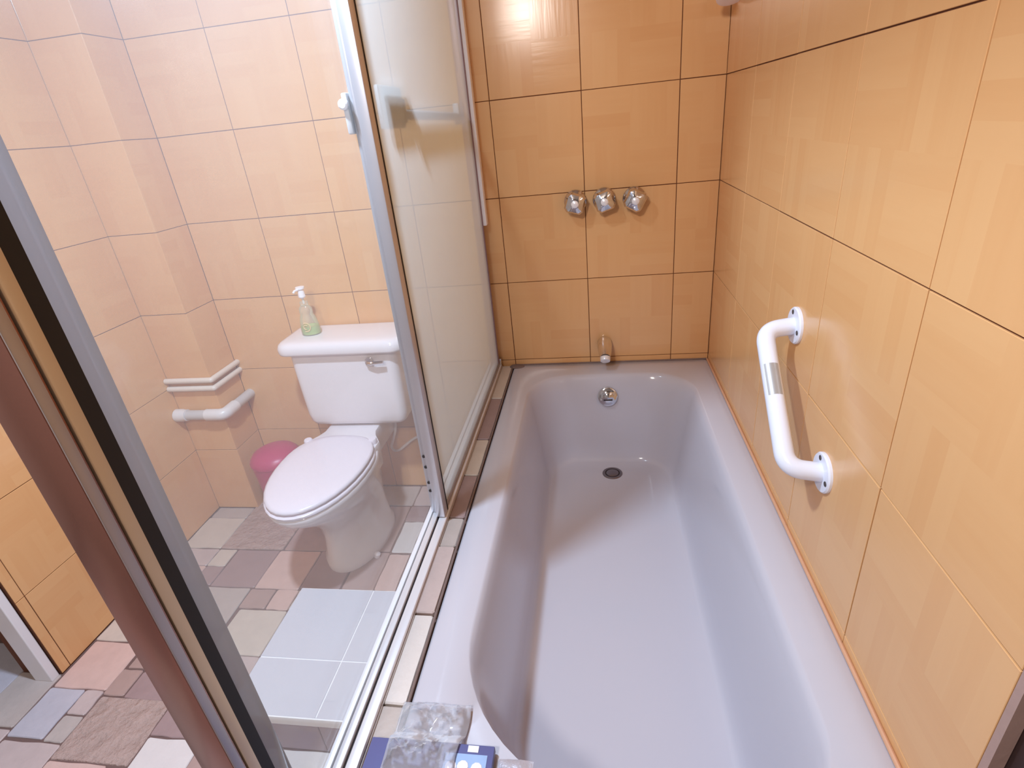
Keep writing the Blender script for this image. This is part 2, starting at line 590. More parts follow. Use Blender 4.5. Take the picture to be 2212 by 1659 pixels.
def slab(parent, poly, z, mat, th=0.06, gap=0.0042, name='stone_slab', wob=0.007, bev=0.008):
    """poly in tile units, anticlockwise or not; slightly wavy edges, rounded top"""
    n = len(poly)
    area = sum(poly[i][0] * poly[(i + 1) % n][1] - poly[(i + 1) % n][0] * poly[i][1] for i in range(n))
    if area < 0:
        poly = poly[::-1]
    # inset by moving each edge inward
    ins = []
    for i in range(n):
        p0, p1, p2 = Vector(poly[i - 1]), Vector(poly[i]), Vector(poly[(i + 1) % n])
        n1 = Vector((-(p1 - p0).y, (p1 - p0).x)).normalized()
        n2 = Vector((-(p2 - p1).y, (p2 - p1).x)).normalized()
        bis = (n1 + n2)
        ins.append(p1 + bis * (gap / max(0.4, bis.dot(n1))))
    out = []
    for i in range(n):
        p, q = ins[i], ins[(i + 1) % n]
        d = q - p
        nn = Vector((-d.y, d.x)).normalized()
        cut = min(0.014, d.length * 0.08)
        out.append(p + d.normalized() * cut)
        for u in (0.35, 0.65):
            out.append(p + d * u + nn * rnd.uniform(-wob, wob))
        out.append(q - d.normalized() * cut)
    c = sum(out, Vector((0, 0))) / len(out)
    h = rnd.uniform(-0.006, 0.006)
    mbx = MB()
    ringt = lambda k_, zz: [(c.x + (p.x - c.x) * k_, c.y + (p.y - c.y) * k_, zz) for p in out]
    mean = sum((p - c).length for p in out) / len(out)
    mbx.rings([ringt(1, z - th), ringt(1, z + h - bev), ringt(1 - bev / mean, z + h)], cap0=False)
    og = W(c.x, c.y, z)
    o = mbx.build(name, M[mat], None, smooth=True, ang=30, origin=og)
    o.parent = parent
    o.location = og - parent.location
    return o


SL = [
    ('grey', (-7.09, -6.51, -0.80, -0.56)), ('pale', (-7.1, -6.505, -1.42, -0.80)),
    ('rough', (-6.505, -5.58, -1.425, -0.3)), ('pinkgrey', (-7.1, -6.5, -1.74, -1.43)),
    ('pale', (-6.5, -6.235, -1.74, -1.43)), ('purple', (-6.485, -6.225, -2.06, -1.74)),
    ('pink', (-7.1, -6.485, -2.07, -1.745)), ('purple', (-6.225, -5.61, -2.07, -1.43)),
    ('pink', (-5.61, -5.02, -2.08, -1.43)), ('grey', (-6.40, -5.64, -2.68, -2.08)),
    ('pinkgrey', (-7.1, -6.41, -2.40, -2.07)), ('brown', (-5.63, -5.29, -2.385, -2.09)),
    ('pink', (-5.285, -5.0, -2.385, -2.08)), ('pale', (-5.6, -4.99, -2.99, -2.39)),
    ('pinkgrey', (-5.56, -4.98, -3.32, -2.99)), ('grey', (-6.4, -5.95, -2.98, -2.69)),
    ('brown', (-5.95, -5.6, -3.26, -2.69)), ('brown', (-6.4, -5.96, -3.22, -2.98)),
    ('pale', (-7.1, -6.42, -2.90, -2.40)),
    ('white', (-4.065, -3.78, -1.42, -0.82)), ('pink', (-4.065, -3.79, -2.05, -1.45)),
    ('purple', (-4.07, -3.79, -0.82, -0.49)), ('pinkgrey', (-4.05, -3.4, -0.48, -0.02)),
    ('grey', (-4.70, -4.06, -0.48, -0.02)), ('brown', (-4.55, -4.075, -1.41, -0.50)),
    ('brown', (-4.48, -4.07, -2.05, -1.42)), ('purple', (-5.01, -4.49, -2.07, -1.43)),
    ('pinkgrey', (-3.78, -3.1, -1.1, -0.5)), ('pale', (-3.78, -3.1, -2.05, -1.1)),
    ('brown', (-5.57, -4.71, -1.42, -0.5)), ('purple', (-5.57, -4.71, -0.49, -0.02)),
    ('pale', (-5.0, -4.4, -2.38, -2.08)), ('pinkgrey', (-4.4, -3.8, -2.5, -2.07)),
    ('pink', (-7.08, -6.44, -3.468, -2.905)), ('brown', (-6.438, -6.188, -3.515, -3.22)),
    ('purple', (-6.186, -5.63, -3.53, -3.235)), ('pinkgrey', (-6.655, -6.438, -3.732, -3.472)),
    ('grey', (-6.655, -6.435, -3.995, -3.734)), ('rough', (-6.432, -5.612, -4.135, -3.522)),
    ('purple', (-5.608, -5.215, -3.862, -3.535)), ('white', (-5.608, -5.045, -4.225, -3.866)),
    ('pink', (-5.21, -4.7, -3.87, -3.33)), ('brown', (-5.04, -4.4, -4.22, -3.88)),
    ('white', (-4.38, -3.66, -4.3, -3.87)), ('pale', (-3.65, -2.9, -4.3, -3.87)),
    ('bluegrey', (-7.08, -6.665, -3.98, -3.47)), ('pinkgrey', (-7.08, -6.43, -4.4, -4.0)),
    ('pink', (-6.42, -5.8, -4.7, -4.14)), ('purple', (-5.79, -5.1, -4.7, -4.23)),
    ('pale', (-5.09, -4.5, -4.7, -4.23)), ('pinkgrey', (-4.49, -3.6, -4.9, -4.31)),
    ('brown', (-3.59, -2.9, -4.9, -4.31)),
    ('grey', (-7.6, -7.09, -3.9, -3.33)), ('bluegrey', (-8.3, -7.61, -3.9, -3.0)),
    ('pinkgrey', (-8.3, -7.09, -4.5, -3.91)),
]
for mt, (x0, x1, y0, y1) in SL:
    slab(fl, [(x0, y0), (x1, y0), (x1, y1), (x0, y1)], -FZ, mt)
far = [(x0, y0) for x0 in range(-9, 2) for y0 in (-9.3, -8.4, -7.5, -6.6, -5.7)]
for i, (x0, y0) in enumerate(far):
    slab(fl, [(x0 + .2, y0), (x0 + 1.19, y0), (x0 + 1.19, y0 + .89), (x0 + .2, y0 + .89)], -FZ,
         rnd.choice(['pink', 'pale', 'grey', 'purple', 'brown', 'pinkgrey']))

# low wall carrying the bath edge and the sliding-door track
XE0, XE1 = -2.79, -2.462
kn = structure('wall_low', MB().box(XE0 + 0.01, XE1, -5.75, 0, -FZ, -0.16), M['mortar'],
               'low wall along the bath topped with mixed stone slabs under the door track', 'wall', base=(-2.63, -2.8, -FZ))
yb = [-0.02, -0.95, -1.84, -2.46, -3.05, -3.385, -4.02, -4.645, -5.2, -5.74]
for i, mt in enumerate(['pale', 'purple', 'pale', 'purple', 'grey', 'pinkgrey', 'white', 'grey', 'pale']):
    slab(kn, [(XE0, yb[i + 1]), (XE1, yb[i + 1]), (XE1, yb[i]), (XE0, yb[i])], -0.1, mt, gap=0.006, wob=0.003)

# ------------------------------------------------------------------ white tiled step
ZS = -1.6
st = thing('step', 'white tiled step with white grout lines beside the bath, below the glass', 'step', (-3.7, -3.1, -FZ))
MB().box(-4.63, -2.80, -3.855, -2.47, -FZ - 0.03, ZS - 0.005).build('step_body', M['whitegrout'], st, smooth=False)


def part_tiles(parent, side, plane, cols, rows, mat, name, gap):
    pl = parent.location
    for i in range(len(cols) - 1):
        for j in range(len(rows) - 1):
            a0, a1, b0, b1 = cols[i], cols[i + 1], rows[j], rows[j + 1]
            me = tile_mesh(abs(a1 - a0) * T - gap, abs(b1 - b0) * T - gap, 0.006, 0.0012, name)
            ca, cb = (a0 + a1) / 2, (b0 + b1) / 2
            loc = W(ca, plane, cb) if side == 'back' else W(ca, cb, plane)
            o = link(name, me, M[mat], parent)
            mtx = ROT[side].to_4x4()
            mtx.translation = loc - pl
            o.matrix_local = mtx


part_tiles(st, 'up', ZS, [-4.64, -3.80, -2.96, -2.80], [-3.87, -3.32, -2.47], 'steptile', 'step_tile', 0.003)
part_tiles(st, 'back', -3.872, [-4.64, -3.80, -2.96], [-FZ + 0.01, ZS - 0.105], 'riser', 'riser_tile', 0.002)
lip = MB().box(-4.64, -2.80, -3.875, -3.858, ZS - 0.10, ZS - 0.001, 0.006)
lip.build('nosing', M['whitegrout'], st)

# ------------------------------------------------------------------ bathtub
tub = thing('bathtub', 'white enamelled bathtub with drain, along the right wall', 'bathtub', (-1.23, -2.6, -FZ))


def tubring(x0, x1, y0, y1, rn, rf, z, zslope=0.0):
    r = roundrect(x0, x1, y0, y1, rn, z, nc=16, rfar=rf, rnr=rn * 0.5)  # the near right corner is the tighter one
    # extra points along the long sides come from subdividing the ring
    out = []
    for i in range(len(r)):
        p, q = Vector(r[i]), Vector(r[(i + 1) % len(r)])
        out.append(tuple(p))
        if (q - p).length > 0.6:
            for k_ in range(1, 6):
                out.append(tuple(p + (q - p) * k_ / 6))
        elif i % 16 == 15:
            for k_ in range(1, 6):
                out.append(tuple(p + (q - p) * k_ / 6))
    return [(x, y, zz + zslope * max(0, -(y + 1.0))) for x, y, zz in out]


ox0, ox1, oy0, oy1 = -2.448, -0.004, -5.3, -0.004
rs = [tubring(ox0, ox1, oy0, oy1, .03, .03, -0.62), tubring(ox0, ox1, oy0, oy1, .03, .03, -0.14),
      tubring(ox0 + .006, ox1 - .006, oy0 + .006, oy1 - .006, .03, .03, -0.118),
      tubring(ox0 + .025, ox1 - .025, oy0 + .025, oy1 - .025, .04, .04, -0.105),
      tubring(ox0 + .12, ox1 - .10, oy0 + .10, oy1 - .15, .35, .25, -0.103)]
# inner profile: t from lip to floor
L0 = dict(x0=-2.20, x1=-0.255, y0=-5.05, y1=-0.335, rn=.95, rf=.52)
L1 = dict(x0=-1.95, x1=-0.54, y0=-4.55, y1=-0.62, rn=.50, rf=.40)
prof = [(0.0, -0.108), (0.07, -0.118), (0.16, -0.15), (0.24, -0.21), (0.32, -0.30), (0.42, -0.46), (0.52, -0.64), (0.61, -0.82), (0.69, -0.97),
        (0.77, -1.085), (0.86, -1.165), (0.95, -1.205), (1.04, -1.222)]
for t_, z_ in prof:
    p_ = {k_: L0[k_] + (L1[k_] - L0[k_]) * t_ for k_ in L0}
    p_['y0'] = L0['y0'] + (L1['y0'] - L0['y0']) * t_ ** 1.8
    sl = 0.02 * max(0, (t_ - 0.5) / 0.5)
    rs.append(tubring(p_['x0'], p_['x1'], p_['y0'], p_['y1'], p_['rn'], p_['rf'], z_, sl))
for q in (0.75, 0.45, 0.15):
    cx, cy = -1.23, -1.2
    p_ = {k_: L0[k_] + (L1[k_] - L0[k_]) * 1.04 for k_ in L0}
    rs.append(tubring(cx + (p_['x0'] - cx) * q, cx + (p_['x1'] - cx) * q, cy + (p_['y0'] - cy) * q, cy + (p_['y1'] - cy) * q,
                      p_['rn'] * q, p_['rf'] * q, -1.225 - (1 - q) * 0.004, 0.02))
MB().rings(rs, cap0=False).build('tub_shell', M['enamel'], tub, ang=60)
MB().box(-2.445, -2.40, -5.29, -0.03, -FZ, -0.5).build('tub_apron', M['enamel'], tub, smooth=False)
# drain
dr = MB().lathe((-1.215, -0.86, -1.232), (0, 0, 1), [(0, .122), (0.008, .122), (0.014, .112), (0.012, .09), (-0.004, .085)], 28)
dr = dr.build('drain', M['drainmetal'], tub)
dr['label'] = 'round dull metal drain'
MB().lathe((-1.215, -0.86, -1.2265), (0, 0, 1), [(0, .098), (.002, .098), (.003, .0)], 24).build('drain_recess', M['dark'], dr)
MB().lathe((-1.215, -0.86, -1.226), (0, 0, 1), [(0, .076), (.006, .074), (.012, .055), (.016, .025), (.017, 0)], 24).build('drain_stopper', M['drainmetal'], dr)
# overflow plate, set on the sloping far wall of the basin
oc, od = Vector((-1.245, -0.447, -0.375)), Vector((0, -1, 0.36)).normalized()
ov = MB().lathe(oc, od, [(-.03, .118), (.012, .122), (.03, .115), (.036, .10), (.034, .085), (.05, .05), (.055, .0)], 32).build('overflow_plate', M['chrome'], tub)
ov['label'] = 'round chrome overflow plate'
MB().box(-1.30, -1.19, -0.515, -0.49, -0.40, -0.385, 0.004).build('overflow_lever', M['dark'], ov)

single('sealant_bead', MB().tube([(-2.455, -0.03, -0.10), (-2.455, -1.5, -0.10), (-2.455, -3.0, -0.10), (-2.455, -5.2, -0.10)], 0.009, 8), M['mould'],
       'dark stained joint line between the bath and the stone slabs', 'sealant', (-2.455, -2.6, -0.1))
single('mildew_patch', MB().lathe((-2.40, -0.06, -0.104), (0, 0, 1), [(0, .10), (.012, .085), (.018, .04), (.019, 0.0)], 14, 0.7), M['mould'],
       'dark mildewed lump of sealant in the far left bath corner', 'sealant', (-2.40, -0.06, -0.1))

single('sealant_line', MB().tube([(-2.42, -0.008, -0.104), (-1.2, -0.008, -0.104), (-0.02, -0.008, -0.104)], 0.012, 8), M['mould'],
       'dark stained joint line between the bath and the back wall tiles', 'sealant', (-1.2, -0.008, -0.104))
single('sealant_strip', MB().tube([(-0.012, -0.03, -0.10), (-0.012, -2.5, -0.10), (-0.012, -5.08, -0.10)], 0.013, 8), M['sealtan'],
       'tan sealant line between the bath and the right wall', 'sealant', (-0.012, -2.5, -0.1))

# ------------------------------------------------------------------ chrome wall taps, spout, shower
def knob(x, z, label, turn):
    t = thing('tap_knob', label, 'tap', (x, 0, z), 'three chrome taps above the bath')
    q_ = 1.27
    MB().lathe((x, -0.002, z), (0, -1, 0), [(h * q_, r * q_) for h, r in ((0, .10), (.015, .10), (.035, .085), (.05, .05), (.052, .045))], 28).build('flange', M['chrome'], t)
    MB().lathe((x, -0.06, z), (0, -1, 0), [(0, .06), (.05, .05), (.07, .05)], 16).build('stem', M['chrome'], t)
    # faceted turning handle
    n = 16
    rr = []
    for h, r in ((0.05, .045), (.06, .085), (.08, .10), (.125, .102), (.15, .085), (.165, .05), (.168, .03)):
        ring = []
        for j in range(n):
            a = 2 * PI * j / n + turn
            q = r * q_ * (1.0 if (j % 4) in (0, 1) else 0.84)
            ring.append((x + q * math.cos(a), -0.03 - h * q_, z + q * math.sin(a)))
        rr.append(ring)
    MB().rings(rr).build('handle', M['chrome'], t, ang=20)
    MB().lathe((x, -0.03 - .166 * q_, z), (0, -1, 0), [(0, .04), (.012, .04), (.02, .028), (.021, 0)], 16).build('cap', M['alubright'], t)
    return t


knob(-1.555, 1.90, 'chrome tap knob on the tiles, first from the toilet side', 0.3)
knob(-1.235, 1.90, 'chrome tap knob in the middle between two others on the tiles', 0.9)
knob(-0.905, 1.885, 'chrome tap knob on the tiles, nearest the right wall', 0.1)

sp = thing('tub_spout', 'short chrome bath spout on the tiles above the overflow plate', 'spout', (-1.265, 0, 0.12))
MB().tube([(-1.265, -0.002, .165), (-1.265, -.02, .165), (-1.265, -.14, .158), (-1.265, -.26, .13), (-1.265, -.33, .10)], [.088, .092, .088, .076, .062], 20).build('spout_body', M['chromedull'], sp)
MB().lathe((-1.265, -.325, .10), (0, -.75, -.66), [(0, .06), (.02, .063), (.05, .058), (.055, .045), (.05, .0)], 18).build('spout_tip', M['alubright'], sp)

sh = thing('shower_head', 'whitish shower head high in the corner of back and right wall', 'shower', (-0.14, 0, 3.9))
MB().lathe((-0.14, -0.002, 3.95), (0, -1, 0), [(0, .09), (.02, .085), (.035, .05)], 20).build('flange', M['chrome'], sh)
MB().tube(arc_pts([(-.14, -.02, 3.95), (-.14, -.2, 3.96), (-.14, -.33, 3.76)], .1), .035, 12).build('arm', M['showerwhite'], sh)
MB().lathe((-.10, -.315, 3.78), (0.1, -.45, -.9), [(0, .04), (.06, .05), (.12, .11), (.17, .14), (.20, .14), (.205, .12), (.2, 0)], 28).build('head', M['showerwhite'], sh)

# ------------------------------------------------------------------ grab bar on the right wall
gb = thing('grab_bar', 'white curved grab bar screwed to the orange right wall', 'grab bar', (0, -3.1, 1.0))
A, B_ = Vector((0, -2.745, 1.345)), Vector((0, -3.515, 0.675))
dv = (B_ - A).normalized()
off = Vector((-0.215, 0, 0))
path = arc_pts([A + Vector((-.01, 0, 0)), A + off + dv * 0.03, B_ + off - dv * 0.03, B_ + Vector((-.01, 0, 0))], 0.17, 10)
MB().tube(path, 0.06, 20).build('bar', M['barwhite'], gb)
perp = dv.cross(Vector((1, 0, 0))).normalized()
for c_ in (A, B_):
    fo = MB().lathe(c_ + Vector((-.001, 0, 0)), (-1, 0, 0), [(0, .128), (.015, .128), (.024, .12), (.026, .06)], 32).build('flange', M['barwhite'], gb)
    for ang in (0.5, 2.6, 4.7):
        q = c_ + (dv * math.cos(ang) + perp * math.sin(ang)) * 0.093
        MB().lathe(q + Vector((-.026, 0, 0)), (-1, 0, 0), [(0, .017), (.003, .016), (.004, .006)], 10).build('screw', M['slot'], fo)
s0 = A + off + dv * 0.30 + perp * 0.0
smb = MB()
ringz = []
for h in (0.0, 0.22):
    ring = []
    for side in (0.0615, 0.0600):
        for j in range(7):
            a = -0.9 + 1.5 * j / 6 if side == 0.0615 else 0.6 - 1.5 * j / 6
            d_ = perp * math.cos(a) + Vector((1, 0, 0)) * math.sin(a)
            ring.append(tuple(s0 + dv * h + d_ * side))
    ringz.append(ring)
stk = smb.rings(ringz).build('sticker', M['sticker'], gb)
stk['label'] = 'small silver paper sticker'

# ------------------------------------------------------------------ toilet
TX = -4.58
to = thing('toilet', 'white close-coupled toilet with closed lid against the tiled wall', 'toilet', (TX, -1.2, -FZ))


def egg(cx, yb_, yf, hw, z, n=36, back=2.6, cy=None):
    """outline with blunt back (towards +y) and elliptical front"""
    if cy is None:
        cy = yb_ + (yf - yb_) * 0.42
    out = []
    for j in range(n):
        a = 2 * PI * j / n
        c_, s_ = math.cos(a), math.sin(a)
        if s_ >= 0:
            p = 2 / back
            x = abs(c_) ** p * (1 if c_ >= 0 else -1)
            y = abs(s_) ** p
            out.append((cx + hw * x, cy + (yb_ - cy) * y, z))
        else:
            out.append((cx + hw * c_, cy + (yf - cy) * -s_, z))
    return out


bowl = [egg(TX, -0.55, -1.80, .40, -FZ, cy=-1.1), egg(TX, -0.55, -1.80, .40, -1.98, cy=-1.1), egg(TX, -0.58, -1.76, .37, -1.92, cy=-1.1),
        egg(TX, -0.60, -1.73, .345, -1.65, cy=-1.1), egg(TX, -.60, -1.76, .36, -1.42, cy=-1.15), egg(TX, -.62, -1.93, .43, -1.2, cy=-1.3),
        egg(TX, -.70, -2.16, .50, -1.02, cy=-1.45), egg(TX, -.75, -2.34, .545, -.88, cy=-1.5), egg(TX, -.78, -2.42, .565, -.78, cy=-1.5),
        egg(TX, -.80, -2.44, .565, -.73, cy=-1.5), egg(TX, -.82, -2.42, .55, -.705, cy=-1.5)]
MB().rings(bowl).build('bowl', M['porcelain'], to, ang=60)
# rear deck between bowl and tank
dk = []
for z_, i_ in ((-1.05, .07), (-.98, .02), (-.68, 0), (-.655, .012), (-.648, .03)):
    pts = [(-.36 + i_, -.10), (.36 - i_, -.10), (.36 - i_, -.72), (.40 - i_, -.82), (.50 - i_, -.98), (.50 - i_, -1.15 + i_), (-.50 + i_, -1.15 + i_), (-.50 + i_, -.98),
           (-.40 + i_, -.82), (-.36 + i_, -.72)]
    dk.append([(TX + a, b, z_) for a, b in pts])
MB().rings(dk).build('rear_deck', M['porcelain'], to, ang=40)
seat = [egg(TX, -.95, -2.42, .535, -.702, cy=-1.5), egg(TX, -.93, -2.45, .562, -.694, cy=-1.5), egg(TX, -.93, -2.455, .565, -.67, cy=-1.5), egg(TX, -.94, -2.44, .55, -.658, cy=-1.5), egg(TX, -.96, -2.40, .51, -.655, cy=-1.5)]
MB().rings(seat).build('seat', M['seatplastic'], to, ang=60)
lid = [egg(TX, -.94, -2.38, .50, -.653, cy=-1.5), egg(TX, -.92, -2.42, .535, -.646, cy=-1.5), egg(TX, -.90, -2.435, .55, -.632, cy=-1.5), egg(TX, -.90, -2.43, .547, -.606, cy=-1.5),
       egg(TX, -.92, -2.39, .52, -.592, cy=-1.5), egg(TX, -1.0, -2.2, .42, -.584, cy=-1.5), egg(TX, -1.2, -1.9, .22, -.580, cy=-1.5)]
MB().rings(lid).build('lid', M['seatplastic'], to, ang=60)
for sx in (-1, 1):
    MB().lathe((TX + sx * .43, -1.02, -.65), (0, 0, 1), [(0, .055), (.05, .055), (.065, .045), (.068, .0)], 16).build('hinge_cap', M['seatplastic'], to)
MB().lathe((TX + .36, -1.5, -FZ), (0.3, 0, 1), [(0, .04), (.05, .04), (.07, .02), (.075, 0)], 12).build('floor_bolt_cap', M['porcelain'], to)
# tank
KX0, KX1, KY0, KY1 = -5.20, -3.80, -.645, -.04


def trr(i_, z_, r=.10):
    return roundrect(KX0 + i_, KX1 - i_, KY0 + i_ * .5, KY1, r, z_, nc=6, rfar=.03)


tank = [trr(.20, -.625), trr(.12, -.62), trr(.06, -.595), trr(.03, -.55), trr(.015, -.45), trr(.008, -.2), trr(0, .2), trr(0, .44)]
MB().rings(tank).build('tank', M['porcelain'], to, ang=50)
LX0, LX1, LY0, LY1 = -5.325, -3.66, -.74, -.02


def lrr(i_, z_):
    return roundrect(LX0 + i_, LX1 - i_, LY0 + i_, LY1 - i_ * .3, .17 - i_ * .3, z_, nc=8, rfar=.06)


MB().rings([lrr(.03, .425), lrr(.008, .432), lrr(0, .455), lrr(0, .51), lrr(.015, .55), lrr(.045, .575), lrr(.09, .587), lrr(.2, .59)]).build('tank_lid', M['porcelain'], to, ang=60)
lv = MB().lathe((-4.13, KY0 + .0, .30), (0, -1, 0), [(0, .055), (.03, .055), (.045, .04), (.07, .03)], 18).build('flush_lever', M['chrome'], to)
MB().tube(arc_pts([(-4.13, KY0 - .06, .30), (-4.06, KY0 - .085, .305), (-3.92, KY0 - .085, .315)], .03), [.024] * 8 + [.02], 10).build('lever_arm', M['chrome'], lv)

# supply hose right of the toilet
MB().tube(arc_pts([(-4.16, -.2, -.645), (-4.22, -.12, -.98), (-4.36, -.10, -1.30), (-4.33, -.10, -1.37), (-4.25, -.1, -1.36), (-4.02, -.06, -1.19), (-3.86, -.03, -1.13)], .08), .019, 10).build('supply_hose', M['pvc'], to)
MB().lathe((-3.86, -.001, -1.13), (0, -1, 0), [(0, .05), (.015, .048), (.02, .03), (.05, .028)], 16).build('hose_fitting', M['chrome'], to)

# soap dispenser on the tank lid
bx, by, bz = -4.955, -.36, .59
sd = thing('soap_dispenser', 'clear soap dispenser with green soap and white pump on the toilet tank', 'soap dispenser', (bx, by, bz))
bp_ = [(0, .085), (.0, .115), (.012, .126), (.10, .122), (.18, .11), (.235, .095), (.26, .082), (.285, .086), (.34, .083), (.37, .06), (.375, .035)]
MB().lathe((bx, by, bz), (0, 0, 1), bp_, 24, .8).build('bottle', M['bottle'], sd)
MB().lathe((bx, by, bz + .006), (0, 0, 1), [(0, .08), (.004, .11), (.02, .117), (.09, .114), (.105, .112), (.106, .0)], 24, .8).build('liquid_soap', M['liquid'], sd)
MB().lathe((bx, by, bz + .375), (0, 0, 1), [(0, .05), (.05, .05), (.055, .03), (.06, .014), (.14, .014)], 16).build('collar', M['bottle'], sd)
MB().tube([(bx, by, bz + .40), (bx, by, bz + .50)], .013, 8).build('pump_stem', M['pumpwhite'], sd)
MB().lathe((bx, by, bz + .47), (0, 0, 1), [(0, .03), (.02, .044), (.08, .04), (.115, .034), (.12, .055), (.142, .055), (.146, .03)], 16).build('pump_head', M['pumpwhite'], sd)
MB().tube([(bx, by, bz + .59), (bx - .03, by - .09, bz + .585), (bx - .04, by - .11, bz + .565)], .014, 8).build('pump_nozzle', M['pumpwhite'], sd)
sw = MB()
for rr_, a0_, a1_ in ((.055, -1.9, 1.9), (.028, 0.8, 4.9)):
    pts = []
    for k_ in range(16):
        a = a0_ + (a1_ - a0_) * k_ / 15
        th_ = (rr_ * math.cos(a)) / .118
        pts.append((bx + .121 * math.sin(th_) - .0, by - .102 * math.cos(th_), bz + .12 + rr_ * math.sin(a)))
    sw.tube(pts, .007, 6)
sw.build('swirl_mark', M['labelcream'], sd)

# pink waste bin between chase and toilet
pb = thing('waste_bin', 'rounded magenta plastic bin half hidden behind the toilet', 'bin', (-5.86, -.60, -FZ))
MB().lathe((-5.86, -.60, -FZ), (0, 0, 1), [(0, .24), (.02, .26), (.5, .30), (.90, .33), (.91, .34), (.94, .34)], 32).build('bin_body', M['pinkplastic'], pb)
MB().lathe((-5.86, -.60, -FZ + .94), (0, 0, 1), [(0, .335), (.03, .33), (.09, .28), (.13, .2), (.15, .1), (.155, 0)], 32).build('bin_lid', M['pinkplastic'], pb)

# pipes around the chase
def pipe(name, z, r, label, mat, yoff, group=None):
    return thing(name, label, 'pipe', (-6.8, -.6, z), group)


px0, py0 = XL + .06, -.56
for z_, r_, lab in ((.09, .037, 'upper of two thin cream water pipes around the tiled chase'), (-.028, .037, 'lower of two thin cream water pipes around the tiled chase')):
    ORIGIN[0] = W(-6.8, -.6, z_)
    p = MB().tube(arc_pts([(px0 - .055, py0 - r_ - .004, z_), (-6.42, py0 - r_ - .004, z_), (-6.455 + r_ + .004, py0 - r_, z_), (-6.455 + r_ + .004, -.0, z_)], .05), r_, 12)
    single('water_pipe', p, M['pipecream'], lab, 'pipe', (-6.8, -.6, z_), 'thin water pipes around the chase')
dp = thing('drain_pipe', 'thick white plastic waste pipe bending around the tiled chase', 'pipe', (-6.8, -.6, -.41))
rz, rr_ = -.41, .074
yy, xx = py0 - rr_ - .006, -6.455 + rr_ + .006
MB().tube([(XL + .01, yy, rz), (xx - .05, yy, rz)], rr_ * .92, 18).build('pipe_run', M['pvcgrey'], dp)
MB().tube([(xx, yy + .05, rz), (xx, 0, rz)], rr_ * .92, 18).build('pipe_run', M['pvcgrey'], dp)
MB().tube(arc_pts([(xx - .26, yy, rz), (xx, yy, rz), (xx, yy + .26, rz)], .09, 8), rr_ * 1.08, 20).build('elbow', M['pvc'], dp)
MB().tube([(XL + .005, yy, rz), (XL + .10, yy, rz), (XL + .13, yy, rz), (XL + .17, yy, rz)], [rr_ * 1.2, rr_ * 1.2, rr_ * 1.1, rr_ * 1.1], 20).build('coupling', M['pvc'], dp)

# ------------------------------------------------------------------ sliding glass doors on the low wall
HZ = 4.9
fr_ = thing('door_frame', 'aluminium bath door frame with grooved bottom track on the low wall', 'door frame', (-2.69, -2.8, -0.1))
tr_ = MB()
Y0, Y1 = -5.70, -0.03
tr_.box(-2.775, -2.595, Y0, Y1, -0.1, -0.088)
tr_.build('bottom_track', M['alu'], fr_, smooth=False)
for xa, xb, zt_ in ((-2.775, -2.738, -.058), (-2.726, -2.680, -.052), (-2.664, -2.600, -.058)):
    MB().box(xa, xb, Y0, Y1, -.088, zt_, .007).build('track_rail', M['alubright'], fr_)
for xa, xb in ((-2.738, -2.726), (-2.680, -2.664)):
    MB().box(xa, xb, Y0, Y1, -.089, -.078).build('track_groove', M['dark'], fr_, smooth=False)
MB().box(-2.80, -2.58, Y0, Y1, HZ, HZ + .12, .006).build('header', M['alu'], fr_)
MB().box(-2.745, -2.672, -0.055, -0.005, -.088, HZ, .004).build('wall_channel', M['plum'], fr_)
ws = MB().box(-2.668, -2.580, -0.11, -0.005, 1.72, HZ, .014).build('wall_strip', M['pumpwhite'], fr_)
ws['label'] = 'bright white strip broken off partway down'
MB().box(-2.655, -2.60, -0.075, -0.005, -.09, .02, .01).build('channel_foot', M['chrome'], fr_)
jb = MB().box(-2.838, -2.70, -5.465, -5.42, -.1, HZ, .003).build('near_jamb', M['brownreflect'], fr_)
jb['label'] = 'aluminium jamb coloured with a red-brown wall reflection'
MB().box(-2.715, -2.697, -5.462, -5.427, -.1, HZ, .002).build('jamb_face', M['aludull'], fr_)

# far, heavily hazed panel on the inner track
fd = thing('sliding_door', 'heavily hazed glass bath door panel next to the back wall', 'shower door', (-2.65, -1.6, -.08), 'sliding bath doors')
MB().box(-2.652, -2.634, -3.03, -.09, -.045, HZ - .01).build('glass_pane', M['glassfar'], fd, smooth=False)
MB().box(-2.684, -2.610, -3.11, -3.02, -.05, HZ, .006).build('stile', M['stilealu'], fd)
MB().box(-2.618, -2.609, -3.02, -3.003, -.05, HZ).build('gasket', M['gasket'], fd, smooth=False)
MB().box(-2.668, -2.622, -.125, -.085, -.05, HZ, .006).build('stile', M['plum'], fd)
MB().box(-2.660, -2.622, -3.02, -.12, -.05, -.02, .004).build('bottom_rail', M['aludull'], fd)
tb = MB().tube([(-2.715, -2.25, 2.90), (-2.715, -.40, 2.88)], .036, 12).build('towel_bar', M['pvcgrey'], fd)
tb['label'] = 'grey towel bar behind the hazed glass'
MB().box(-2.70, -2.672, -2.72, -2.25, 2.81, 3.07, .01).build('bar_bracket', M['pumpwhite'], tb)
MB().box(-2.74, -2.675, -.42, -.36, 2.80, 3.0, .015).build('bar_end', M['pvcgrey'], tb)
MB().box(-2.755, -2.675, -2.24, -2.18, 2.84, 3.0, .01).build('bar_collar', M['aludull'], tb)

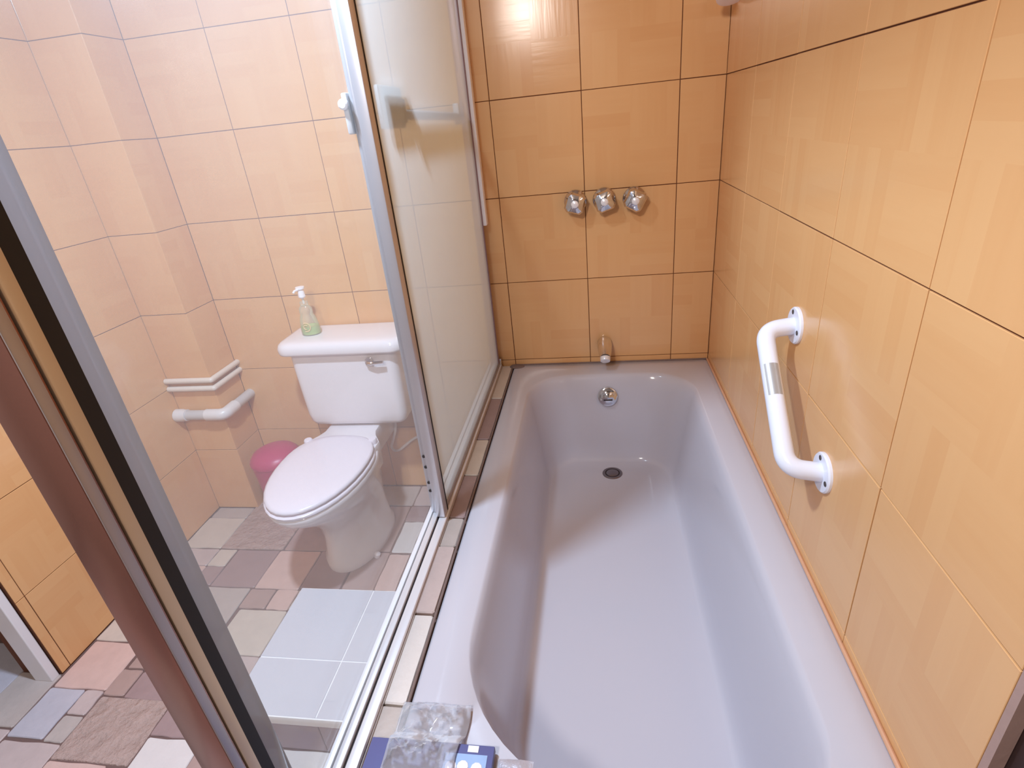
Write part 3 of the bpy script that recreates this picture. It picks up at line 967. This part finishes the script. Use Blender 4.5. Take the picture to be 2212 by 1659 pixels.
# near, lightly hazed panel on the outer track
nd = thing('sliding_door', 'lightly hazed clear glass bath door panel in front of the toilet', 'shower door', (-2.73, -4.3, -.08), 'sliding bath doors')
MB().box(-2.738, -2.722, -5.24, -3.03, -.05, HZ - .01).build('glass_pane', M['glassnear'], nd, smooth=False)
sa = MB().box(-2.738, -2.692, -3.05, -2.965, -.05, HZ, .005).build('stile', M['stilealu'], nd)
for z_ in (.50, .40, .25, .17):
    MB().lathe((-2.714, -3.051, z_), (0, -1, 0), [(0, .014), (.003, .013), (.004, 0)], 10).build('stile_screw', M['slot'], sa)
hk = MB().box(-2.775, -2.74, -3.08, -2.99, 2.80, 3.02, .01).build('door_pull', M['pvcgrey'], nd)
hk['label'] = 'grey pull on the edge stile'
MB().lathe((-2.765, -3.075, 2.96), (0, -1, 0), [(0, .03), (.02, .03), (.03, .02), (.031, 0)], 14).build('pull_knob', M['pumpwhite'], hk)
ns = MB().box(-2.785, -2.70, -5.413, -5.365, -.05, HZ, .006).build('stile', M['creamalu'], nd)
ns['label'] = 'cream near stile'
MB().box(-2.765, -2.703, -5.365, -5.315, -.05, HZ).build('gasket', M['gasket'], nd, smooth=False)
MB().box(-2.752, -2.710, -5.315, -5.235, -.05, HZ, .004).build('edge_seal', M['edgegrey'], nd)

# ------------------------------------------------------------------ things left on the bath corner
bl = thing('blue_pack', 'flat navy and light blue pack on the near bath corner', 'box', (-2.25, -5.05, -.1))
MB().box(-2.57, -1.915, -5.22, -4.855, -.088, -.045, .006).build('pack_body', M['navy'], bl)
MB().box(-2.16, -1.945, -5.20, -4.905, -.046, -.042).build('window_print', M['skyblue'], bl, smooth=False)
MB().box(-2.05, -1.995, -4.895, -4.863, -.046, -.0415).build('white_label', M['cardwhite'], bl, smooth=False)
for k_, (a, b) in enumerate(((-2.12, -4.97), (-2.06, -4.965), (-1.99, -4.97))):
    MB().lathe((a, b, -.042), (0, 0, 1), [(0, .03), (.004, .028), (.005, 0)], 10).build('blister', M['cardwhite'], bl)


def crumple(x0, x1, y0, y1, z0, h, nx, ny, seed, lift=None):
    vs = []
    for layer in (0, 1):
        for j in range(ny + 1):
            for i in range(nx + 1):
                u, v = i / nx, j / ny
                x, y = x0 + (x1 - x0) * u, y0 + (y1 - y0) * v
                e_ = min(1, 6 * min(u, 1 - u, v, 1 - v) + .15)
                q = mnoise.noise(Vector((x * 9 + seed, y * 9, 0))) * .5 + abs(mnoise.noise(Vector((x * 17, y * 17 + seed, 3)))) * .8
                r_ = mnoise.noise(Vector((x * 5, y * 5, seed + 9))) * .02
                zb = z0 if lift is None else lift(y)
                z = zb + (h * e_ * max(0.1, .35 + q) if layer else 0)
                vs.append((x + r_, y + r_ * .7, z))
    n = (nx + 1) * (ny + 1)
    fs = []
    for layer in (0, 1):
        for j in range(ny):
            for i in range(nx):
                a = layer * n + j * (nx + 1) + i
                q = (a, a + 1, a + nx + 2, a + nx + 1)
                fs.append(q if layer else q[::-1])
    ed = [j * (nx + 1) for j in range(ny + 1)]
    border = list(range(nx + 1)) + [j * (nx + 1) + nx for j in range(1, ny + 1)] + [ny * (nx + 1) + i for i in range(nx - 1, -1, -1)] + [j * (nx + 1) for j in range(ny - 1, 0, -1)]
    for k_ in range(len(border)):
        a, b = border[k_], border[(k_ + 1) % len(border)]
        fs.append((a, b, b + n, a + n))
    return MB().add(vs, fs)


single('plastic_bag', crumple(-2.47, -2.09, -5.02, -4.63, -.088, .10, 26, 26, 4.0, lambda y: -.09 + .055 * min(1, max(0, (-4.80 - y) / .05))), M['bag'],
       'crumpled clear plastic bag lying on the bath edge against the blue pack', 'bag', (-2.28, -4.78, -.09), ang=25)
fo_ = MB()
cx, cy = -1.82, -4.95
foil = crumple(-1.90, -1.72, -5.12, -4.885, -.100, .03, 10, 12, 7.0)
single('foil_wrapper', foil, M['foil'], 'small crumpled silver wrapper on the bath corner right of the blue pack', 'wrapper', (-1.81, -5.0, -.1), ang=25)

# ------------------------------------------------------------------ doorway at the left, dark jamb at the right
structure('door_1', MB().box(-7.34, -7.12, -3.42, -3.335, -FZ, TOP, .01), M['pvc'],
          'white painted door jamb at the end of the left wall', 'door', base=(-7.2, -3.4, -FZ))
structure('door_2', MB().box(0.052, 0.12, -6.4, -5.10, -FZ, TOP - 0.6, .01), M['darkwood'],
          'dark stained wooden door jamb past the end of the right wall', 'door', base=(0.1, -5.7, -FZ))
